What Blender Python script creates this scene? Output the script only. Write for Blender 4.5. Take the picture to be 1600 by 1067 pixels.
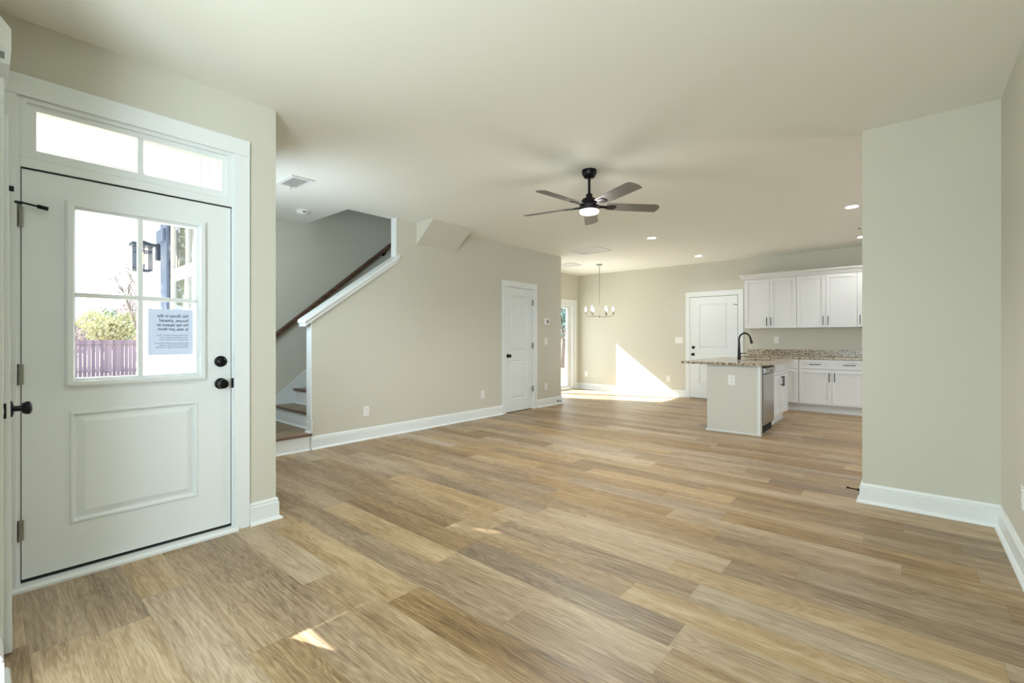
import bpy, bmesh, math, random
from mathutils import Vector, Matrix
random.seed(7)
for o in list(bpy.data.objects): bpy.data.objects.remove(o)
SC = bpy.context.scene
COL = SC.collection
R = math.radians
CEIL = 2.73

# ------------------------------------------------------------------ camera
cd = bpy.data.cameras.new('camera'); cam = bpy.data.objects.new('camera', cd); COL.objects.link(cam)
cam.location = (0, 0, 1.2); cam.rotation_euler = (R(90), 0, R(40.75))
cd.sensor_width = 36; cd.lens = 718 / 1600 * 36; cd.shift_y = -3.9 / 1600
cd.clip_start = 0.02; cd.clip_end = 300
SC.camera = cam

# ------------------------------------------------------------------ view, world, sun, window daylight, stairwell fill
vs = SC.view_settings
vs.view_transform = 'Standard'; vs.look = 'None'; vs.gamma = 1; vs.use_curve_mapping = False
vs.exposure = 1.0
SC.cycles.max_bounces = 10; SC.cycles.diffuse_bounces = 6; SC.cycles.transparent_max_bounces = 16
SC.cycles.sample_clamp_indirect = 6
w = bpy.data.worlds.new('sky'); SC.world = w; w.use_nodes = True
nt = w.node_tree; bg = nt.nodes['Background']
bg.inputs[0].default_value = (0.80, 0.90, 1.0, 1); bg.inputs[1].default_value = 1.6
SUND = Vector((1, 0.36, -0.75)).normalized()
sd = bpy.data.lights.new('sun', 'SUN'); sd.energy = 15; sd.angle = R(0.4); sd.color = (1, 0.97, 0.94)
sun = bpy.data.objects.new('sun', sd); COL.objects.link(sun)
sun.rotation_euler = SUND.to_track_quat('-Z', 'Y').to_euler(); sun.location = (-12, -6, 12)

def area(name, loc, d, sx, sy, power, color):
    l = bpy.data.lights.new(name, 'AREA'); l.shape = 'RECTANGLE'; l.size = sx; l.size_y = sy
    l.energy = power; l.color = color
    o = bpy.data.objects.new(name, l); COL.objects.link(o); o.location = loc
    o.rotation_euler = Vector(d).to_track_quat('-Z', 'Z').to_euler()
    return o
area('daylight_rear_window', (-1.0, -3.62, 1.45), (0, 1, .7), 2.3, 1.6, 70, (0.70, 0.88, 1.0))
area('daylight_side_window', (.60, -1.9, 1.45), (-1, 0, 1.1), 2.0, 1.6, 122, (0.76, 0.90, 1.0))
area('daylight_slider', (-6.32, 8.3, 1.05), (1, 0, 0), 1.6, 1.9, 8, (0.92, 0.97, 1.0))
area('daylight_kitchen_window', (2.72, 6.6, 1.55), (-1, 0, 0), 1.5, 1.1, 25, (0.92, 0.96, 1.0))
area('stairwell_fill', (-5.5, 6.3, 4.2), (0, -1, 0), 0.8, 0.9, 5, (0.76, 0.90, 1.0))  # added fill light inside the closed stairwell; no window is built there
area('daylight_landing_window', (-4.44, 1.31, 1.73), (-.3, 1, -.05), 0.78, 1.0, 12, (0.74, 0.89, 1.0))

# ------------------------------------------------------------------ materials
def new_mat(name):
    m = bpy.data.materials.new(name); m.use_nodes = True
    return m, m.node_tree, m.node_tree.nodes['Principled BSDF']
def mat(name, col, rough=0.5, metal=0.0, bump=0.0, bscale=200, emit=None, estr=0, var=0.0, vscale=3, coat=0):
    m, t, b = new_mat(name)
    b.inputs['Base Color'].default_value = (*col, 1); b.inputs['Roughness'].default_value = rough
    b.inputs['Metallic'].default_value = metal
    if coat: b.inputs['Coat Weight'].default_value = coat
    if emit: b.inputs['Emission Color'].default_value = (*emit, 1); b.inputs['Emission Strength'].default_value = estr
    tc = t.nodes.new('ShaderNodeTexCoord')
    if bump:
        n = t.nodes.new('ShaderNodeTexNoise'); n.inputs['Scale'].default_value = bscale; n.inputs['Detail'].default_value = 3
        t.links.new(tc.outputs['Object'], n.inputs['Vector'])
        bp = t.nodes.new('ShaderNodeBump'); bp.inputs['Strength'].default_value = bump; bp.inputs['Distance'].default_value = 0.002
        t.links.new(n.outputs['Fac'], bp.inputs['Height']); t.links.new(bp.outputs['Normal'], b.inputs['Normal'])
    if var:
        n = t.nodes.new('ShaderNodeTexNoise'); n.inputs['Scale'].default_value = vscale; n.inputs['Detail'].default_value = 5
        t.links.new(tc.outputs['Object'], n.inputs['Vector'])
        mx = t.nodes.new('ShaderNodeMix'); mx.data_type = 'RGBA'
        t.links.new(n.outputs['Fac'], mx.inputs['Factor'])
        mx.inputs['A'].default_value = (*[c * (1 - var) for c in col], 1)
        mx.inputs['B'].default_value = (*[min(1, c * (1 + var)) for c in col], 1)
        t.links.new(mx.outputs['Result'], b.inputs['Base Color'])
    return m
M = {}
M['wall'] = mat('wall_paint', (0.575, 0.565, 0.49), 0.7, bump=0.15, bscale=350)
M['ceil'] = mat('ceiling_paint', (0.83, 0.84, 0.79), 0.85, bump=0.1, bscale=300)
M['trim'] = mat('white_trim_paint', (0.74, 0.78, 0.785), 0.35)
M['panel'] = mat('greige_panel_paint', (0.60, 0.59, 0.54), 0.45)
M['cab'] = mat('cabinet_paint', (0.72, 0.725, 0.725), 0.38)
M['plastic'] = mat('white_plastic', (0.80, 0.80, 0.78), 0.35)
M['black'] = mat('black_metal', (0.008, 0.008, 0.01), 0.3, 0.6)
M['dark'] = mat('dark_gap', (0.01, 0.01, 0.01), 0.8)
M['bronze'] = mat('dark_bar_metal', (0.05, 0.05, 0.052), 0.38, 0.8)
M['nickel'] = mat('brushed_nickel', (0.35, 0.34, 0.31), 0.35, 0.9)
M['hinge'] = mat('grey_hinge_metal', (0.28, 0.28, 0.25), 0.4, 0.8)
M['steel'] = mat('stainless_steel', (0.50, 0.49, 0.47), 0.28, 1.0, bump=0.05, bscale=60)
M['slot'] = mat('dark_plastic', (0.03, 0.03, 0.03), 0.5)
M['lens'] = mat('lit_lens', (0.9, 0.9, 0.9), 0.5, emit=(1, 0.97, 0.93), estr=14)
M['fanlens'] = mat('lit_fan_lens', (0.9, 0.9, 0.9), 0.5, emit=(1, 0.98, 0.96), estr=9)
M['bulb'] = mat('lit_bulb', (1, 0.95, 0.85), 0.4, emit=(1, 0.9, 0.75), estr=16)
M['lampbulb'] = mat('lit_lantern_bulb', (1, 0.9, 0.7), 0.4, emit=(1, 0.75, 0.45), estr=6)
M['siding'] = mat('white_siding', (0.66, 0.66, 0.70), 0.6)
M['concrete'] = mat('concrete', (0.40, 0.40, 0.40), 0.8, var=0.08)
M['shutter'] = mat('blue_grey_shutter', (0.12, 0.17, 0.28), 0.6, var=0.35, vscale=14)
M['lantern'] = mat('lantern_metal', (0.05, 0.07, 0.12), 0.4, 0.5)
M['paper'] = mat('paper', (0.72, 0.76, 0.86), 0.8)
def make_paper(m):
    t = m.node_tree; b = t.nodes['Principled BSDF']; out = t.nodes['Material Output']
    tl = t.nodes.new('ShaderNodeBsdfTranslucent'); tl.inputs[0].default_value = (0.68, 0.73, 0.82, 1)
    mx = t.nodes.new('ShaderNodeMixShader'); mx.inputs[0].default_value = .55
    t.links.new(b.outputs[0], mx.inputs[1]); t.links.new(tl.outputs[0], mx.inputs[2]); t.links.new(mx.outputs[0], out.inputs[0])
make_paper(M['paper'])
M['ink'] = mat('ink', (0.10, 0.12, 0.20), 0.8)
M['bark'] = mat('bark', (0.16, 0.13, 0.12), 0.9, var=0.3)
M['leafy'] = mat('pale_yellow_leaves', (0.42, 0.42, 0.26), 0.8, var=0.5, vscale=2)
M['leafg'] = mat('grey_green_leaves', (0.16, 0.24, 0.14), 0.8, var=0.5, vscale=2)
M['leafb'] = mat('blue_green_leaves', (0.10, 0.19, 0.20), 0.8, var=0.5, vscale=2)
M['leafr'] = mat('dusty_brown_leaves', (0.36, 0.30, 0.32), 0.8, var=0.5, vscale=2)
M['screen'] = mat('grey_screen', (0.25, 0.26, 0.26), 0.3)
M['grille'] = mat('shaded_grille', (0.12, 0.12, 0.11), 0.7)
M['fanblade'] = mat('grey_blade', (0.15, 0.142, 0.13), 0.5, var=0.2, vscale=9)

def glass_mat(name, tint, rough=0.0, refl=0.08):
    m = bpy.data.materials.new(name); m.use_nodes = True; t = m.node_tree
    for n in list(t.nodes): t.nodes.remove(n)
    out = t.nodes.new('ShaderNodeOutputMaterial'); tr = t.nodes.new('ShaderNodeBsdfTransparent')
    tr.inputs[0].default_value = (*tint, 1)
    gl = t.nodes.new('ShaderNodeBsdfGlossy'); gl.inputs['Roughness'].default_value = rough
    fr = t.nodes.new('ShaderNodeFresnel'); fr.inputs['IOR'].default_value = 1.45
    mx = t.nodes.new('ShaderNodeMixShader')
    gm = t.nodes.new('ShaderNodeNewGeometry'); sb = t.nodes.new('ShaderNodeMath'); sb.operation = 'SUBTRACT'; sb.inputs[0].default_value = 1; t.links.new(gm.outputs['Backfacing'], sb.inputs[1])
    ml = t.nodes.new('ShaderNodeMath'); ml.operation = 'MULTIPLY'; t.links.new(fr.outputs[0], ml.inputs[0]); t.links.new(sb.outputs[0], ml.inputs[1])
    t.links.new(ml.outputs[0], mx.inputs[0]); t.links.new(tr.outputs[0], mx.inputs[1]); t.links.new(gl.outputs[0], mx.inputs[2])
    t.links.new(mx.outputs[0], out.inputs[0])
    return m
M['glass'] = glass_mat('clear_glass', (0.96, 0.98, 0.98))
m, t, b = new_mat('outer_window_glass'); M['outglass'] = m
b.inputs['Base Color'].default_value = (0.35, 0.55, 0.60, 1); b.inputs['Roughness'].default_value = 0.03
b.inputs['Specular IOR Level'].default_value = 1.0; b.inputs['Coat Weight'].default_value = 1.0

def ramp(t, stops):
    r = t.nodes.new('ShaderNodeValToRGB'); e = r.color_ramp.elements
    e[0].position, e[0].color = stops[0][0], (*stops[0][1], 1)
    e[1].position, e[1].color = stops[-1][0], (*stops[-1][1], 1)
    for p, c in stops[1:-1]:
        k = e.new(p); k.color = (*c, 1)
    return r
def math_node(t, op, a, b=None, c=None):
    n = t.nodes.new('ShaderNodeMath'); n.operation = op
    for i, v in enumerate((a, b, c)):
        if v is None: continue
        if isinstance(v, (int, float)): n.inputs[i].default_value = v
        else: t.links.new(v, n.inputs[i])
    return n.outputs[0]
def floor_material():
    m, t, b = new_mat('oak_plank_floor'); L = t.links
    PW, PL = 0.1815, 1.22
    tc = t.nodes.new('ShaderNodeTexCoord'); sp = t.nodes.new('ShaderNodeSeparateXYZ')
    L.new(tc.outputs['Object'], sp.inputs[0])
    ys = math_node(t, 'DIVIDE', math_node(t, 'SUBTRACT', sp.outputs['Y'], 0.125), PW)
    row = math_node(t, 'FLOOR', ys); fy = math_node(t, 'FRACT', ys)
    wn = t.nodes.new('ShaderNodeTexWhiteNoise'); wn.noise_dimensions = '1D'; L.new(row, wn.inputs['W'])
    xs = math_node(t, 'ADD', math_node(t, 'DIVIDE', sp.outputs['X'], PL), math_node(t, 'MULTIPLY', wn.outputs['Value'], 7.0))
    ix = math_node(t, 'FLOOR', xs); fx = math_node(t, 'FRACT', xs)
    cv = t.nodes.new('ShaderNodeCombineXYZ'); L.new(row, cv.inputs[0]); L.new(ix, cv.inputs[1])
    w2 = t.nodes.new('ShaderNodeTexWhiteNoise'); w2.noise_dimensions = '2D'; L.new(cv.outputs[0], w2.inputs['Vector'])
    sc = t.nodes.new('ShaderNodeSeparateColor'); L.new(w2.outputs['Color'], sc.inputs[0])
    # grain coordinates, shifted per plank
    gx = math_node(t, 'ADD', sp.outputs['X'], math_node(t, 'MULTIPLY', sc.outputs[0], 37.0))
    gy = math_node(t, 'ADD', sp.outputs['Y'], math_node(t, 'MULTIPLY', sc.outputs[1], 19.0))
    def noise(ax, ay, scale, det, dist=0.0, rough=0.6):
        c = t.nodes.new('ShaderNodeCombineXYZ')
        L.new(math_node(t, 'MULTIPLY', gx, ax), c.inputs[0]); L.new(math_node(t, 'MULTIPLY', gy, ay), c.inputs[1])
        n = t.nodes.new('ShaderNodeTexNoise'); n.inputs['Scale'].default_value = scale; n.inputs['Detail'].default_value = det
        n.inputs['Distortion'].default_value = dist; n.inputs['Roughness'].default_value = rough
        L.new(c.outputs[0], n.inputs['Vector']); return n.outputs['Fac']
    broad = noise(0.55, 5.0, 1.6, 4, 0.6)
    fine = noise(1.3, 34.0, 2.6, 6, 0.15, 0.7)
    pore = noise(7.0, 110.0, 2.0, 3, 0.0)
    # cathedral rings
    c = t.nodes.new('ShaderNodeCombineXYZ'); L.new(math_node(t, 'MULTIPLY', gx, 0.9), c.inputs[0]); L.new(math_node(t, 'MULTIPLY', gy, 7.0), c.inputs[1])
    nz = t.nodes.new('ShaderNodeTexNoise'); nz.inputs['Scale'].default_value = 1.3; nz.inputs['Detail'].default_value = 2; nz.inputs['Distortion'].default_value = 0.5
    L.new(c.outputs[0], nz.inputs['Vector'])
    rings = math_node(t, 'ABSOLUTE', math_node(t, 'SUBTRACT', math_node(t, 'FRACT', math_node(t, 'MULTIPLY', nz.outputs['Fac'], 16.0)), 0.5))
    tone = math_node(t, 'ADD', math_node(t, 'MULTIPLY', broad, 0.42), math_node(t, 'MULTIPLY', fine, 0.54))
    tone = math_node(t, 'ADD', tone, math_node(t, 'MULTIPLY', math_node(t, 'SUBTRACT', rings, 0.25), 0.16))
    tone = math_node(t, 'ADD', tone, math_node(t, 'MULTIPLY', math_node(t, 'SUBTRACT', pore, 0.5), 0.30))
    tone = math_node(t, 'ADD', tone, math_node(t, 'MULTIPLY', math_node(t, 'SUBTRACT', sc.outputs[2], 0.5), 0.15))
    rp = ramp(t, [(0.26, (0.118, 0.070, 0.034)), (0.40, (0.248, 0.165, 0.086)), (0.52, (0.380, 0.273, 0.157)), (0.72, (0.560, 0.450, 0.305))])
    L.new(tone, rp.inputs[0])
    gr = t.nodes.new('ShaderNodeHueSaturation'); L.new(rp.outputs[0], gr.inputs['Color'])
    L.new(math_node(t, 'ADD', 0.78, math_node(t, 'MULTIPLY', sc.outputs[0], 0.35)), gr.inputs['Saturation'])
    # seams
    ey = math_node(t, 'MULTIPLY', math_node(t, 'MINIMUM', fy, math_node(t, 'SUBTRACT', 1.0, fy)), PW)
    ex = math_node(t, 'MULTIPLY', math_node(t, 'MINIMUM', fx, math_node(t, 'SUBTRACT', 1.0, fx)), PL)
    seam = math_node(t, 'LESS_THAN', math_node(t, 'MINIMUM', ex, ey), 0.0009)
    mx = t.nodes.new('ShaderNodeMix'); mx.data_type = 'RGBA'; L.new(math_node(t, 'MULTIPLY', seam, 0.45), mx.inputs['Factor'])
    L.new(gr.outputs[0], mx.inputs['A']); mx.inputs['B'].default_value = (0.09, 0.06, 0.035, 1)
    L.new(mx.outputs['Result'], b.inputs['Base Color'])
    L.new(math_node(t, 'ADD', 0.36, math_node(t, 'MULTIPLY', fine, 0.16)), b.inputs['Roughness'])
    bp = t.nodes.new('ShaderNodeBump'); bp.inputs['Strength'].default_value = 0.12; bp.inputs['Distance'].default_value = 0.0015
    L.new(math_node(t, 'SUBTRACT', fine, seam), bp.inputs['Height']); L.new(bp.outputs[0], b.inputs['Normal'])
    return m
M['floor'] = floor_material()
def wood_material(name, c1, c2, axis='Y', rough=0.4):
    m, t, b = new_mat(name); L = t.links
    tc = t.nodes.new('ShaderNodeTexCoord'); mp = t.nodes.new('ShaderNodeMapping'); L.new(tc.outputs['Object'], mp.inputs[0])
    mp.inputs['Scale'].default_value = {'Y': (14, 1.2, 14), 'X': (1.2, 14, 14)}[axis]
    n = t.nodes.new('ShaderNodeTexNoise'); n.inputs['Scale'].default_value = 2.2; n.inputs['Detail'].default_value = 6; n.inputs['Distortion'].default_value = .4
    L.new(mp.outputs[0], n.inputs['Vector']); rp = ramp(t, [(0.3, c1), (0.7, c2)]); L.new(n.outputs['Fac'], rp.inputs[0])
    L.new(rp.outputs[0], b.inputs['Base Color']); b.inputs['Roughness'].default_value = rough
    return m
M['tread'] = wood_material('brown_tread_wood', (0.15, 0.095, 0.05), (0.36, 0.27, 0.165))
M['nosing'] = wood_material('reddish_nosing_wood', (0.07, 0.03, 0.018), (0.16, 0.075, 0.045))
M['rail'] = wood_material('dark_handrail_wood', (0.055, 0.028, 0.018), (0.17, 0.095, 0.06), rough=0.28)
def granite_material():
    m, t, b = new_mat('speckled_granite'); L = t.links
    tc = t.nodes.new('ShaderNodeTexCoord')
    v = t.nodes.new('ShaderNodeTexVoronoi'); v.inputs['Scale'].default_value = 95; L.new(tc.outputs['Object'], v.inputs['Vector'])
    s = t.nodes.new('ShaderNodeSeparateColor'); L.new(v.outputs['Color'], s.inputs[0])
    n = t.nodes.new('ShaderNodeTexNoise'); n.inputs['Scale'].default_value = 28; n.inputs['Detail'].default_value = 5; L.new(tc.outputs['Object'], n.inputs['Vector'])
    f = math_node(t, 'ADD', math_node(t, 'MULTIPLY', s.outputs[0], 0.6), math_node(t, 'MULTIPLY', n.outputs['Fac'], 0.5))
    rp = ramp(t, [(0.22, (0.02, 0.016, 0.012)), (0.34, (0.13, 0.085, 0.05)), (0.5, (0.34, 0.27, 0.18)), (0.68, (0.52, 0.45, 0.34)), (0.9, (0.66, 0.60, 0.48))])
    L.new(f, rp.inputs[0]); L.new(rp.outputs[0], b.inputs['Base Color']); b.inputs['Roughness'].default_value = 0.2
    return m
M['granite'] = granite_material()
def fence_material():
    m, t, b = new_mat('weathered_fence_boards'); L = t.links
    tc = t.nodes.new('ShaderNodeTexCoord'); sp = t.nodes.new('ShaderNodeSeparateXYZ'); L.new(tc.outputs['Object'], sp.inputs[0])
    ys = math_node(t, 'MULTIPLY', sp.outputs['Y'], 1 / 0.15)
    wn = t.nodes.new('ShaderNodeTexWhiteNoise'); wn.noise_dimensions = '1D'; L.new(math_node(t, 'FLOOR', ys), wn.inputs['W'])
    rp = ramp(t, [(0, (0.17, 0.13, 0.19)), (1, (0.27, 0.21, 0.27))]); L.new(wn.outputs['Value'], rp.inputs[0])
    L.new(rp.outputs[0], b.inputs['Base Color']); b.inputs['Roughness'].default_value = 0.9
    return m
M['fence'] = fence_material()
M['grass'] = mat('dry_lawn', (0.50, 0.42, 0.27), 0.95, var=0.35, vscale=6)

# ------------------------------------------------------------------ builders
ORG = {}
def frame(origin, n):
    """local x = viewer's right, local y = into the wall, local z = up, for a wall whose outward normal is n"""
    n = Vector(n).normalized(); u = Vector((0, 0, 1)).cross(n)
    m = Matrix.Identity(4)
    for i, c in enumerate((u, -n, Vector((0, 0, 1)))):
        for j in range(3): m[j][i] = c[j]
    m.translation = Vector(origin); return m
class MB:
    def __init__(s, mtx=None): s.bm = bmesh.new(); s.m = mtx or Matrix.Identity(4); s.sm = False
    def v(s, p): return s.bm.verts.new(s.m @ Vector(p))
    def f(s, vs):
        try: return s.bm.faces.new(vs)
        except ValueError: return None
    def quad(s, *ps): return s.f([s.v(p) for p in ps])
    def box(s, x0, x1, y0, y1, z0, z1):
        x0, x1 = sorted((x0, x1)); y0, y1 = sorted((y0, y1)); z0, z1 = sorted((z0, z1))
        q = [s.v((x, y, z)) for z in (z0, z1) for x, y in ((x0, y0), (x1, y0), (x1, y1), (x0, y1))]
        for i in ((3, 2, 1, 0), (4, 5, 6, 7), (0, 1, 5, 4), (1, 2, 6, 5), (2, 3, 7, 6), (3, 0, 4, 7)): s.f([q[k] for k in i])
        return s
    def prism(s, poly, axis, a, b):
        """poly: 2-D points; axis x: (y,z), y: (x,z), z: (x,y); extruded from a to b"""
        def P(p, t): return {'x': (t, p[0], p[1]), 'y': (p[0], t, p[1]), 'z': (p[0], p[1], t)}[axis]
        A = [s.v(P(p, a)) for p in poly]; B = [s.v(P(p, b)) for p in poly]
        s.f(A); s.f(B[::-1]); n = len(poly)
        for i in range(n): s.f([A[i], B[i], B[(i + 1) % n], A[(i + 1) % n]])
        return s
    def tube(s, pts, r, seg=10, cap=True):
        pts = [Vector(p) for p in pts]; n = len(pts); rs = r if isinstance(r, (list, tuple)) else [r] * n
        rings = []; prev = None
        for i, p in enumerate(pts):
            d = (pts[min(i + 1, n - 1)] - pts[max(i - 1, 0)]).normalized()
            if prev is None:
                ref = Vector((0, 0, 1)) if abs(d.z) < 0.9 else Vector((1, 0, 0)); a = d.cross(ref).normalized()
            else: a = (prev - d * prev.dot(d)).normalized()
            prev = a; bb = d.cross(a)
            rings.append([s.v(p + (a * math.cos(2 * math.pi * k / seg) + bb * math.sin(2 * math.pi * k / seg)) * rs[i]) for k in range(seg)])
        for i in range(n - 1):
            for k in range(seg):
                s.f([rings[i][k], rings[i][(k + 1) % seg], rings[i + 1][(k + 1) % seg], rings[i + 1][k]])
        if cap: s.f(rings[0][::-1]); s.f(rings[-1])
        s.sm = True; return s
    def lathe(s, prof, center, axis='z', seg=28):
        """prof: (radius, height along axis)"""
        C = Vector(center)
        ax = {'z': (Vector((1, 0, 0)), Vector((0, 1, 0)), Vector((0, 0, 1))), 'y': (Vector((1, 0, 0)), Vector((0, 0, 1)), Vector((0, 1, 0))),
              'x': (Vector((0, 1, 0)), Vector((0, 0, 1)), Vector((1, 0, 0)))}[axis]
        rings = []
        for r, h in prof:
            if r < 1e-6: rings.append([s.v(C + ax[2] * h)])
            else: rings.append([s.v(C + ax[0] * r * math.cos(2 * math.pi * k / seg) + ax[1] * r * math.sin(2 * math.pi * k / seg) + ax[2] * h) for k in range(seg)])
        for A, B in zip(rings, rings[1:]):
            for k in range(seg):
                k2 = (k + 1) % seg
                if len(A) == 1 and len(B) == 1: continue
                if len(A) == 1: s.f([A[0], B[k], B[k2]])
                elif len(B) == 1: s.f([A[k], A[k2], B[0]])
                else: s.f([A[k], A[k2], B[k2], B[k]])
        if len(rings[0]) > 1: s.f(rings[0])
        if len(rings[-1]) > 1: s.f(rings[-1])
        s.sm = True; return s
    def panelled(s, x0, x1, z0, z1, t, panels, prof, open_=False):
        """slab with local-front face y=0, back y=t; each panel (x0,x1,z0,z1) stepped by prof [(inset, depth)]"""
        xs = sorted({x0, x1, *[p[0] for p in panels], *[p[1] for p in panels]}); zs = sorted({z0, z1, *[p[2] for p in panels], *[p[3] for p in panels]})
        for a, b in zip(xs, xs[1:]):
            for c, d in zip(zs, zs[1:]):
                mx, mz = (a + b) / 2, (c + d) / 2
                if any(p[0] < mx < p[1] and p[2] < mz < p[3] for p in panels): continue
                s.quad((a, 0, c), (b, 0, c), (b, 0, d), (a, 0, d))
                if open_: s.quad((a, t, c), (a, t, d), (b, t, d), (b, t, c))
        if not open_: s.quad((x0, t, z0), (x0, t, z1), (x1, t, z1), (x1, t, z0))
        s.quad((x0, 0, z0), (x0, t, z0), (x1, t, z0), (x1, 0, z0)); s.quad((x0, 0, z1), (x1, 0, z1), (x1, t, z1), (x0, t, z1))
        s.quad((x0, 0, z0), (x0, 0, z1), (x0, t, z1), (x0, t, z0)); s.quad((x1, 0, z0), (x1, t, z0), (x1, t, z1), (x1, 0, z1))
        for p in panels:
            rs = [(0, 0)] + list(prof)
            if open_: rs = [(0, 0), (0, t)]
            def rect(k): i, d = rs[k]; return [(p[0] + i, d, p[2] + i), (p[1] - i, d, p[2] + i), (p[1] - i, d, p[3] - i), (p[0] + i, d, p[3] - i)]
            for k in range(len(rs) - 1):
                A, B = rect(k), rect(k + 1)
                for q in range(4): s.quad(A[q], A[(q + 1) % 4], B[(q + 1) % 4], B[q])
            if not open_: s.quad(*rect(len(rs) - 1))
        return s
    def build(s, name, material, parent=None, bevel=0, loc=None, smooth=None, label=None):
        bmesh.ops.remove_doubles(s.bm, verts=s.bm.verts, dist=1e-5)
        bmesh.ops.recalc_face_normals(s.bm, faces=s.bm.faces)
        if bevel:
            ed = [e for e in s.bm.edges if len(e.link_faces) == 2 and e.calc_face_angle(0) > 0.6]
            bmesh.ops.bevel(s.bm, geom=ed, offset=bevel, segments=2, affect='EDGES', profile=0.6, clamp_overlap=True)
        vs_ = [v.co.copy() for v in s.bm.verts]
        if parent is not None: o_ = ORG[parent.name]
        elif loc is not None: o_ = Vector(loc)
        else:
            lo = [min(v[i] for v in vs_) for i in range(3)]; hi = [max(v[i] for v in vs_) for i in range(3)]
            o_ = Vector(((lo[0] + hi[0]) / 2, (lo[1] + hi[1]) / 2, lo[2]))
            if name in ('floor', 'ceiling') or name.startswith(('wall', 'baseboard')): o_ = Vector((0, 0, 0))
        for v in s.bm.verts: v.co -= o_
        me = bpy.data.meshes.new(name); s.bm.to_mesh(me); s.bm.free()
        if smooth if smooth is not None else s.sm:
            for p in me.polygons: p.use_smooth = True
            try: me.set_sharp_from_angle(angle=R(38))
            except Exception: pass
        me.materials.append(M[material] if isinstance(material, str) else material)
        o = bpy.data.objects.new(name, me); COL.objects.link(o)
        if parent is not None: o.parent = parent
        else: o.location = o_
        ORG[o.name] = o_
        if label: o['label'] = label
        return o
def tag(o, label, cat, group=None, kind=None):
    o['label'] = label; o['category'] = cat
    if group: o['group'] = group
    if kind: o['kind'] = kind
    return o
def thing(name, loc, label, cat, group=None, kind=None):
    o = bpy.data.objects.new(name, None); COL.objects.link(o); o.location = loc; o.empty_display_size = 0.1
    ORG[o.name] = Vector(loc); return tag(o, label, cat, group, kind)
def struct(o, label=None, cat=None):
    o['kind'] = 'structure'
    if label: o['label'] = label
    if cat: o['category'] = cat
    return o
def box(name, mat_, x0, x1, y0, y1, z0, z1, parent=None, bevel=0, label=None):
    return MB().box(x0, x1, y0, y1, z0, z1).build(name, mat_, parent, bevel, label=label)

# ------------------------------------------------------------------ room shell
XE, XS, YF, YS, XR, XB = -3.21, -4.90, 9.5, 4.25, 0.45, -6.05   # entry wall, stair partition, far wall, stub wall, right wall, rear (left) wall
mb = MB(); mb.box(-3.36, 3.0, -3.6, 1.15, -.2, 0); mb.box(-6.2, 3.0, 1.15, 9.65, -.2, 0)
struct(mb.build('floor', 'floor'), 'light oak plank floor', 'floor')
mb = MB()                                         # ceiling with the stairwell opening left out
for a in ((-6.2, -5.0, 1.15, 2.84), (-3.36, 3.0, -3.6, 1.15), (-5.0, 3.0, 1.15, 9.65), (-6.2, -5.0, 7.0, 9.65)): mb.box(*a, CEIL, CEIL + 0.3)
struct(mb.build('ceiling', 'ceil'), 'flat pale ceiling', 'ceiling')
# entry wall x = XE, opening for door and transom
mb = MB(); mb.box(XE - .15, XE, -.2, .105, 0, CEIL); mb.box(XE - .15, XE, 1.055, 1.30, 0, CEIL); mb.box(XE - .15, XE, .105, 1.055, 2.385, CEIL)
struct(mb.build('wall_entry', 'wall'), 'beige wall around the front door', 'wall')
mb = MB(); mb.box(-6.2, -4.84, 1.15, 1.30, 0, CEIL); mb.box(-4.06, XE - .15, 1.15, 1.30, 0, CEIL); mb.box(-4.84, -4.06, 1.15, 1.30, 0, 1.2); mb.box(-4.84, -4.06, 1.15, 1.30, 2.26, CEIL)
struct(mb.build('wall_hall', 'wall'), 'beige wall between porch and stair landing', 'wall')
# small side wall left of the entry, with the closet doorway
mb = MB(); mb.box(XE, -3.165, -.08, .04, 0, CEIL); mb.box(-2.56, -2.31, -.08, .04, 0, CEIL); mb.box(-3.165, -2.56, -.08, .04, 2.04, CEIL)
struct(mb.build('wall_closet', 'wall'), 'narrow beige wall with the ajar closet door', 'wall')
mb = MB(); mb.box(-3.2, -2.4, -.75, -.7, 0, CEIL); mb.box(-3.2, -3.15, -.7, -.08, 0, CEIL); mb.box(-2.4, -2.31, -3.5, -.08, 0, CEIL)
struct(mb.build('wall_left', 'wall'), 'beige left wall behind the entry', 'wall')
# rear wall with a wide window, behind the camera
mb = MB(); mb.box(-2.4, -2.15, -3.6, -3.5, 0, CEIL); mb.box(.15, .6, -3.6, -3.5, 0, CEIL); mb.box(-2.15, .15, -3.6, -3.5, 0, .65); mb.box(-2.15, .15, -3.6, -3.5, 2.25, CEIL)
struct(mb.build('wall_rear', 'wall'), 'beige rear wall with the wide window', 'wall')
wf = MB()
for a in ((-2.15, -2.09), (-1.03, -.97), (.09, .15)): wf.box(a[0], a[1], -3.57, -3.52, .65, 2.25)
wf.box(-2.15, .15, -3.57, -3.52, .65, .71); wf.box(-2.15, .15, -3.57, -3.52, 2.19, 2.25); wf.box(-2.15, .15, -3.565, -3.525, 1.43, 1.47)
wf = struct(wf.build('window_2', 'trim'), 'white rear window frame', 'window')
MB().box(-2.1, .1, -3.55, -3.545, .7, 2.2).build('pane', 'glass', wf)
wf = MB(); wf.box(.50, .55, -2.9, -2.85, .65, 2.25); wf.box(.50, .55, -.95, -.9, .65, 2.25); wf.box(.50, .55, -1.93, -1.87, .65, 2.25); wf.box(.50, .55, -2.9, -.9, .65, .7); wf.box(.50, .55, -2.9, -.9, 2.2, 2.25)
wf = struct(wf.build('window_4', 'trim'), 'white side window frame', 'window')
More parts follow.
